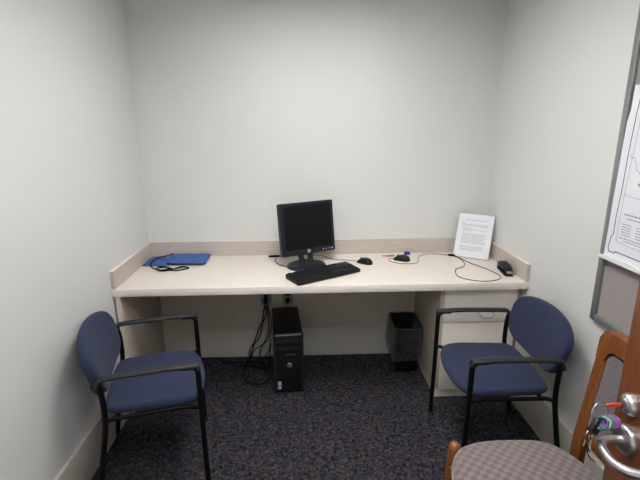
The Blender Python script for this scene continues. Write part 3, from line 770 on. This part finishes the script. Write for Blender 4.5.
for k in range(8): wl(.150-.0085*k, -.074, .076-.02*(k % 3 == 2))
for k in range(4): wl(.069-.0085*k, -.078, .070-.05*(k == 3)+0)
build('printed_text', bm, M['ink_grey'], pst_t)

# ------------------------------------------------------------------ stapler
stp = thing('stapler', 'black stapler lying beside the right raised edge of the worktop', 'stapler', (2.152, -.442, ZD), math.radians(-97))
stp.scale = (.88, 1.35, .95)
bm = bmesh.new(); pad(bm, rrect(.185, .034, .010, 4), edgeprof(.009, .003, 2), lambda u, v, w: Vector((u, v, w)), ncr=2); build('base', bm, M['plastic'], stp, 50)
bm = bmesh.new(); box(bm, -.07, .088, -.008, .008, .019, .031, bev=.001); box(bm, .083, .089, -.0085, .0085, .017, .032, bev=.001); build('magazine', bm, M['silver'], stp, 40, 'bare metal magazine')
bm = bmesh.new(); rings = []
for i, (x, zt, hw) in enumerate(((-.095, .030, .010), (-.088, .046, .016), (-.06, .056, .0195), (-.02, .058, .020), (.03, .054, .019), (.065, .048, .017), (.080, .044, .014), (.086, .038, .010))):
    zb = .010 if x < -.05 else .030
    rings.append([bm.verts.new((x, y, z)) for y, z in ((-hw, zb), (hw, zb), (hw, zt-.010), (hw*.6, zt), (-hw*.6, zt), (-hw, zt-.010))])
for a, b in zip(rings, rings[1:]):
    for k in range(6): bm.faces.new((a[k], a[(k+1) % 6], b[(k+1) % 6], b[k]))
bm.faces.new(rings[0]); bm.faces.new(rings[-1][::-1])
build('arm', bm, M['plastic'], stp, 40)

# ------------------------------------------------------------------ blue folded cases on the left
def slab(name, label, quad, z0, h, m, r=.018, trim=True):
    c0 = sum((Vector(q) for q in quad), Vector((0, 0)))/4
    t = thing(name, label, 'case', (c0.x, c0.y, z0))
    pts = []
    n = len(quad)
    for i in range(n):
        a, b, c_ = Vector(quad[i-1])-c0, Vector(quad[i])-c0, Vector(quad[(i+1) % n])-c0
        d1 = (a-b).normalized(); d2 = (c_-b).normalized(); s, e = b+d1*r, b+d2*r
        for k in range(6):
            tt = k/5; pts.append((1-tt)**2*s+2*(1-tt)*tt*b+tt*tt*e)
    # long edges need points
    L = []
    for i in range(len(pts)):
        a, b = pts[i], pts[(i+1) % len(pts)]; L.append(a)
        if (b-a).length > .04:
            for k in range(1, 6): L.append(a.lerp(b, k/6))
    bm = bmesh.new()
    pad(bm, L, [(.004, h*.22), (.0, h*.4), (.002, h*.75), (.009, h)], lambda u, v, w: Vector((u, v, w+.0015*math.sin(u*60)*math.sin(v*45)*(w/h))), crown=h*.12, ncr=4)
    build('cover', bm, m, t, 60)
    bm = bmesh.new(); pad(bm, L, [(.003, 0), (.001, h*.1), (.001, h*.3)], lambda u, v, w: Vector((u, v, w)), ncr=1); build('underside', bm, M['blackbag'], t, 60, 'dark underside')
    return t
slab('fabric_case', 'flat blue fabric case in the left back corner, mostly clear of the other', [(.022, -.224), (.185, -.228), (.150, -.035), (.024, -.028)], ZD, .008, M['bluebag'], .006)
slab('padded_case', 'thicker padded blue case overlapping the flat blue case near the left corner', [(.165, -.215), (.402, -.232), (.405, -.035), (.140, -.030)], ZD+.0095, .015, M['bluebag'], .022)
cz = ZD+.0038
pts = [(.205, -.265, cz)]
cable('tangled thin black cable coiled in front of the blue cases', [(x_ if y_ > -.25 else .225+(x_-.235)*.74, y_, z_) for x_, y_, z_ in [(.175, -.085, ZD+.040), (.135, -.062, ZD+.020), (.090, -.085, ZD+.017), (.070, -.15, ZD+.017), (.075, -.205, ZD+.017), (.085, -.245, ZD+.006), (.120, -.300, cz), (.165, -.325, cz), (.225, -.315, cz), (.285, -.320, cz), (.345, -.285, cz), (.335, -.262, cz+.002), (.290, -.262, cz+.004), (.245, -.310, cz+.005), (.190, -.330, cz+.005), (.140, -.315, cz+.005), (.125, -.285, cz+.004), (.150, -.262, cz+.002), (.200, -.262, cz), (.215, -.285, cz), (.205, -.318, cz+.008), (.150, -.332, cz+.008), (.118, -.312, cz+.008), (.110, -.275, cz+.008), (.128, -.255, cz+.004), (.16, -.25, cz+.002), (.20, -.30, cz+.010), (.26, -.305, cz+.006), (.31, -.275, cz+.006), (.352, -.272, cz+.003), (.360, -.29, cz)]], .0034, M['cable'], 8)

# ------------------------------------------------------------------ cables beside the monitor
bm = bmesh.new(); tube(bm, [(.775, -.073, ZD+.007), (.785, -.073, ZD+.007), (.82, -.070, ZD+.007), (.845, -.068, ZD+.0065), (.86, -.067, ZD+.006)], [.005, .0075, .0078, .006, .0035], seg=12)
tag(build('cable_plug', bm, M['cable'], None, 50), 'black plug lying on the worktop left of the monitor', 'plug')
cable('short black cable from the loose plug to the back of the monitor', [(.857, -.067, ZD+.006), (.89, -.065, ZD+.004), (.93, -.06, ZC), (.975, -.075, ZD+.02), (1.01, -.11, ZD+.06), (1.02, -.15, ZD+.11)], .0026, M['cable'])
cable('black cable curving round the left side of the monitor base', [(.83, -.085, ZC), (.822, -.14, ZC), (.835, -.20, ZC), (.868, -.252, ZC), (.900, -.275, ZC), (.93, -.295, ZC), (.965, -.325, ZC), (.985, -.355, ZD+.004), (1.0, -.372, ZD+.008)], .0022, M['cable'])

# ------------------------------------------------------------------ outlets, tower, cables under the desk
def outlet(x, z, label):
    t = thing('wall_outlet', label, 'outlet', (x, -.006, z), 0, 'wall outlets under the worktop')
    bm = bmesh.new(); box(bm, -.038, .038, -.006, -.0005, -.058, .058, bev=.003); build('plate', bm, M['plate'], t, 40)
    for s in (-1, 1):
        bm = bmesh.new(); pad(bm, rrect(.034, .028, .010, 4), [(0, 0), (0, .002)], lambda u, v, w: Vector((u, -.006-w, v+s*.020)), ncr=1)
        build('socket', bm, M['plastic'], t, 40)
outlet(.742, .443, 'dark wall outlet with several black plugs, left of the tower')
outlet(.888, .443, 'dark wall outlet with one black plug, behind the tower')
def plug(x, z, label):
    bm = bmesh.new(); box(bm, x-.013, x+.013, -.048, -.0145, z-.013, z+.013, bev=.004); tube(bm, [(x, -.036, z-.010), (x, -.040, z-.03)], .004, seg=8)
    tag(build('power_plug', bm, M['cable'], None, 40), label, 'plug')
plug(.738, .423, 'black power plug in the lower socket left of the tower')
plug(.746, .463, 'black power plug in the upper socket left of the tower')
plug(.888, .423, 'black power plug in the outlet behind the tower')
PC = thing('computer_tower', 'black upright computer tower on the carpet under the worktop', 'computer', (.886, -.252, 0), .085)
def pcb(name, bm, m, parent=PC, smooth=35, label=None): return build(name, bm, m, parent, smooth, label)
hw, dp, hh = .089, .198, .388
pcb('case', B(-hw+.004, hw-.004, -dp+.02, dp, .006, hh-.004, bev=.003), M['plastic'])
fr = pcb('front_panel', B(-hw+.012, hw-.012, -dp-.004, -dp+.0195, .012, hh-.012, bev=.005), M['plastic'])
bm = bmesh.new(); box(bm, -hw, -hw+.0118, -dp-.008, -dp+.0195, .006, hh-.002, bev=.003); box(bm, hw-.0118, hw, -dp-.008, -dp+.0195, .006, hh-.002, bev=.003)
pcb('side_rail', bm, M['arm_black'])
pcb('silver_strip', B(-hw+.012, hw-.012, -dp-.008, -dp+.012, hh-.0115, hh-.004, bev=.002), M['silver'], label='thin silver strip along the top front')
for z, n_ in ((.330, 'optical_drive'), (.285, 'optical_drive')):
    d_ = pcb(n_, B(-hw+.018, hw-.018, -dp-.006, -dp-.0042, z-.018, z+.018, bev=.0008), M['keys'])
    pcb('eject_button', B(hw-.040, hw-.026, -dp-.0072, -dp-.006, z-.012, z-.006, bev=.0004), M['arm_black'], d_)
pcb('floppy_slot', B(-.02, .045, -dp-.0055, -dp-.0042, .252, .258, bev=.0004), M['grey_dark'])
bm = bmesh.new(); lathe(bm, [(0, .004), (.013, .004), (.0165, .0025), (.017, 0), (0, 0)], 30, Matrix.Translation((.004, -dp-.004, .185)) @ Matrix.Rotation(PI/2, 4, 'X'))
pcb('badge', bm, M['silver'], label='round silver badge')
st_ = pcb('sticker', B(-hw+.022, -hw+.042, -dp-.0048, -dp-.0041, .030, .080), M['sticker'], label='small white and blue sticker')
pcb('sticker_band', B(-hw+.022, -hw+.042, -dp-.0054, -dp-.0049, .048, .056), M['stickerb'], st_)
for sx in (-1, 1):
    for sy in (-1, 1):
        bm = bmesh.new(); lathe(bm, [(0, 0), (.012, 0), (.013, .003), (.012, .0058), (0, .0058)], 14, Matrix.Translation((sx*.06, sy*.15, 0))); pcb('foot', bm, M['rubber'])
pcb('vent_label', B(-.03, .03, .05, .062, hh-.004, hh-.0036), M['grey_dark'])

fz = .0048
g_ = 'black cables hanging from the outlet beside the tower'
lab = 'black cable hanging from the outlet and coiling on the carpet left of the tower'
C1 = [(.738, -.043, .395), (.742, -.06, .33), (.700, -.06, .25), (.668, -.07, .17), (.648, -.10, .10), (.62, -.14, .03), (.60, -.20, fz), (.615, -.29, fz), (.665, -.352, fz), (.74, -.350, fz), (.778, -.275, fz), (.74, -.20, fz), (.69, -.165, fz+.005), (.62, -.155, fz+.008), (.585, -.12, fz+.004), (.56, -.08, fz)]
C2 = [(.735, -.045, .398), (.722, -.07, .32), (.712, -.08, .24), (.690, -.10, .18), (.648, -.12, .14), (.630, -.13, .09), (.65, -.16, .04), (.69, -.19, .02), (.73, -.17, fz+.004), (.72, -.12, fz), (.68, -.09, fz+.006), (.64, -.10, fz+.01), (.60, -.11, fz+.01)]
C3 = [(.746, -.046, .433), (.765, -.07, .36), (.778, -.08, .28), (.768, -.09, .21), (.74, -.10, .16), (.69, -.12, .13), (.655, -.12, .10), (.64, -.13, .05), (.67, -.15, .03), (.72, -.13, .05), (.76, -.10, .10), (.765, -.06, .14), (.768, -.035, .15)]
C4 = [(.750, -.047, .435), (.758, -.08, .33), (.760, -.09, .24), (.735, -.10, .17), (.70, -.12, .10), (.71, -.16, .04), (.735, -.19, .015), (.76, -.15, .03), (.762, -.08, .08), (.766, -.03, .10)]
C5 = [(.56, -.085, fz), (.49, -.095, fz), (.44, -.07, fz), (.40, -.03, fz), (.34, -.025, fz), (.25, -.03, fz), (.12, -.04, fz)]
for k, (c_, r_) in enumerate(((C1, .0042), (C2, .0038), (C3, .0036), (C4, .0038))): cable(lab, c_, r_, M['cable'], 8, group=g_)
cable('black cable lying on the carpet along the back wall, left of the coil', C5, .0042, M['cable'], 8)

# ------------------------------------------------------------------ waste bin with clear liner
bn = thing('waste_bin', 'small black rectangular waste bin with clear plastic liner under the worktop', 'bin', (1.660, -.158, 0))
def ringv(bm, w, d, r, z, cx=0, cy=0, n=6, jit=0): return [bm.verts.new((x+random.uniform(-jit, jit), y+random.uniform(-jit, jit), z)) for x, y in rrect(w, d, r, n, cx, cy)]
def bridge(bm, a, b):
    n = len(a)
    for k in range(n): bm.faces.new((a[k], a[(k+1) % n], b[(k+1) % n], b[k]))
bm = bmesh.new()
prof = [(.140, .190, 0), (.144, .194, .004), (.158, .226, .15), (.172, .258, .305), (.176, .262, .307), (.176, .262, .317), (.168, .254, .317), (.148, .218, .15), (.126, .184, .006)]
rg = [ringv(bm, w, d, .03, z) for w, d, z in prof]
for a, b in zip(rg, rg[1:]): bridge(bm, a, b)
bm.faces.new(rg[0][::-1]); bm.faces.new(rg[-1])
build('body', bm, M['bin'], bn, 50)
bm = bmesh.new(); random.seed(11)
def wav(w, d, z, amp, ph, cx=0):
    L = rrect(w, d, .035, 8); n = len(L); L2 = []
    for i, (x, y) in enumerate(L):
        L2.append((x, y)); x2, y2 = L[(i+1) % n]
        if math.hypot(x2-x, y2-y) > .03:
            for k in range(1, 8): L2.append((x+(x2-x)*k/8, y+(y2-y)*k/8))
    out = []
    for i, (x, y) in enumerate(L2):
        a = math.atan2(y, x); s = 1+amp*(math.sin(5*a+ph)+.7*math.sin(11*a+2*ph)+.5*math.sin(17*a-ph))
        out.append(bm.verts.new((x*s+cx, y*s, z+amp*.25*math.sin(7*a+ph)*.2)))
    return out
lv = [wav(.10, .15, .05, .03, 1), wav(.115, .175, .13, .05, 1.6), wav(.140, .210, .22, .04, 2.2), wav(.166, .248, .300, .012, 2.6), wav(.176, .258, .322, .006, 2.8), wav(.186, .273, .3215, .006, 2.8),
      wav(.186, .276, .30, .014, 2.9), wav(.190, .276, .25, .028, 3.3, -.002), wav(.186, .266, .20, .034, 3.9, -.004), wav(.188, .264, .16, .042, 4.6, -.012), wav(.186, .258, .12, .045, 5.2, -.014), wav(.184, .256, .106, .03, 5.6, -.012), wav(.180, .250, .100, .05, 5.9, -.012), wav(.176, .244, .090, .03, 6.2, -.010)]
for a, b in zip(lv, lv[1:]): bridge(bm, a, b)
build('liner', bm, M['liner'], bn, 70, 'clear plastic liner folded over the rim')

# ------------------------------------------------------------------ light, world, camera
w = bpy.data.worlds.new('world'); scene.world = w; w.use_nodes = True
w.node_tree.nodes['Background'].inputs[0].default_value = (.95, .97, 1.0, 1); w.node_tree.nodes['Background'].inputs[1].default_value = .9

cam = bpy.data.cameras.new('camera'); co = bpy.data.objects.new('camera', cam); COL.objects.link(co)
yaw, pitch, roll, f = .0383, .2551, -.0051, 441.21
fw = Vector((math.sin(yaw)*math.cos(pitch), math.cos(yaw)*math.cos(pitch), -math.sin(pitch)))
r0 = Vector((math.cos(yaw), -math.sin(yaw), 0)); u0 = r0.cross(fw)
r_ = math.cos(roll)*r0+math.sin(roll)*u0; u_ = -math.sin(roll)*r0+math.cos(roll)*u0
mw = Matrix(((r_.x, u_.x, -fw.x, 1.0019), (r_.y, u_.y, -fw.y, -2.8029), (r_.z, u_.z, -fw.z, 1.563), (0, 0, 0, 1)))
co.matrix_world = mw
cam.sensor_width = 36; cam.sensor_fit = 'HORIZONTAL'; cam.lens = f/640*36; cam.clip_start = .02
scene.camera = co
vs = scene.view_settings
vs.view_transform = 'Standard'; vs.look = 'None'; vs.gamma = 1; vs.use_curve_mapping = False
vs.exposure = 0.0
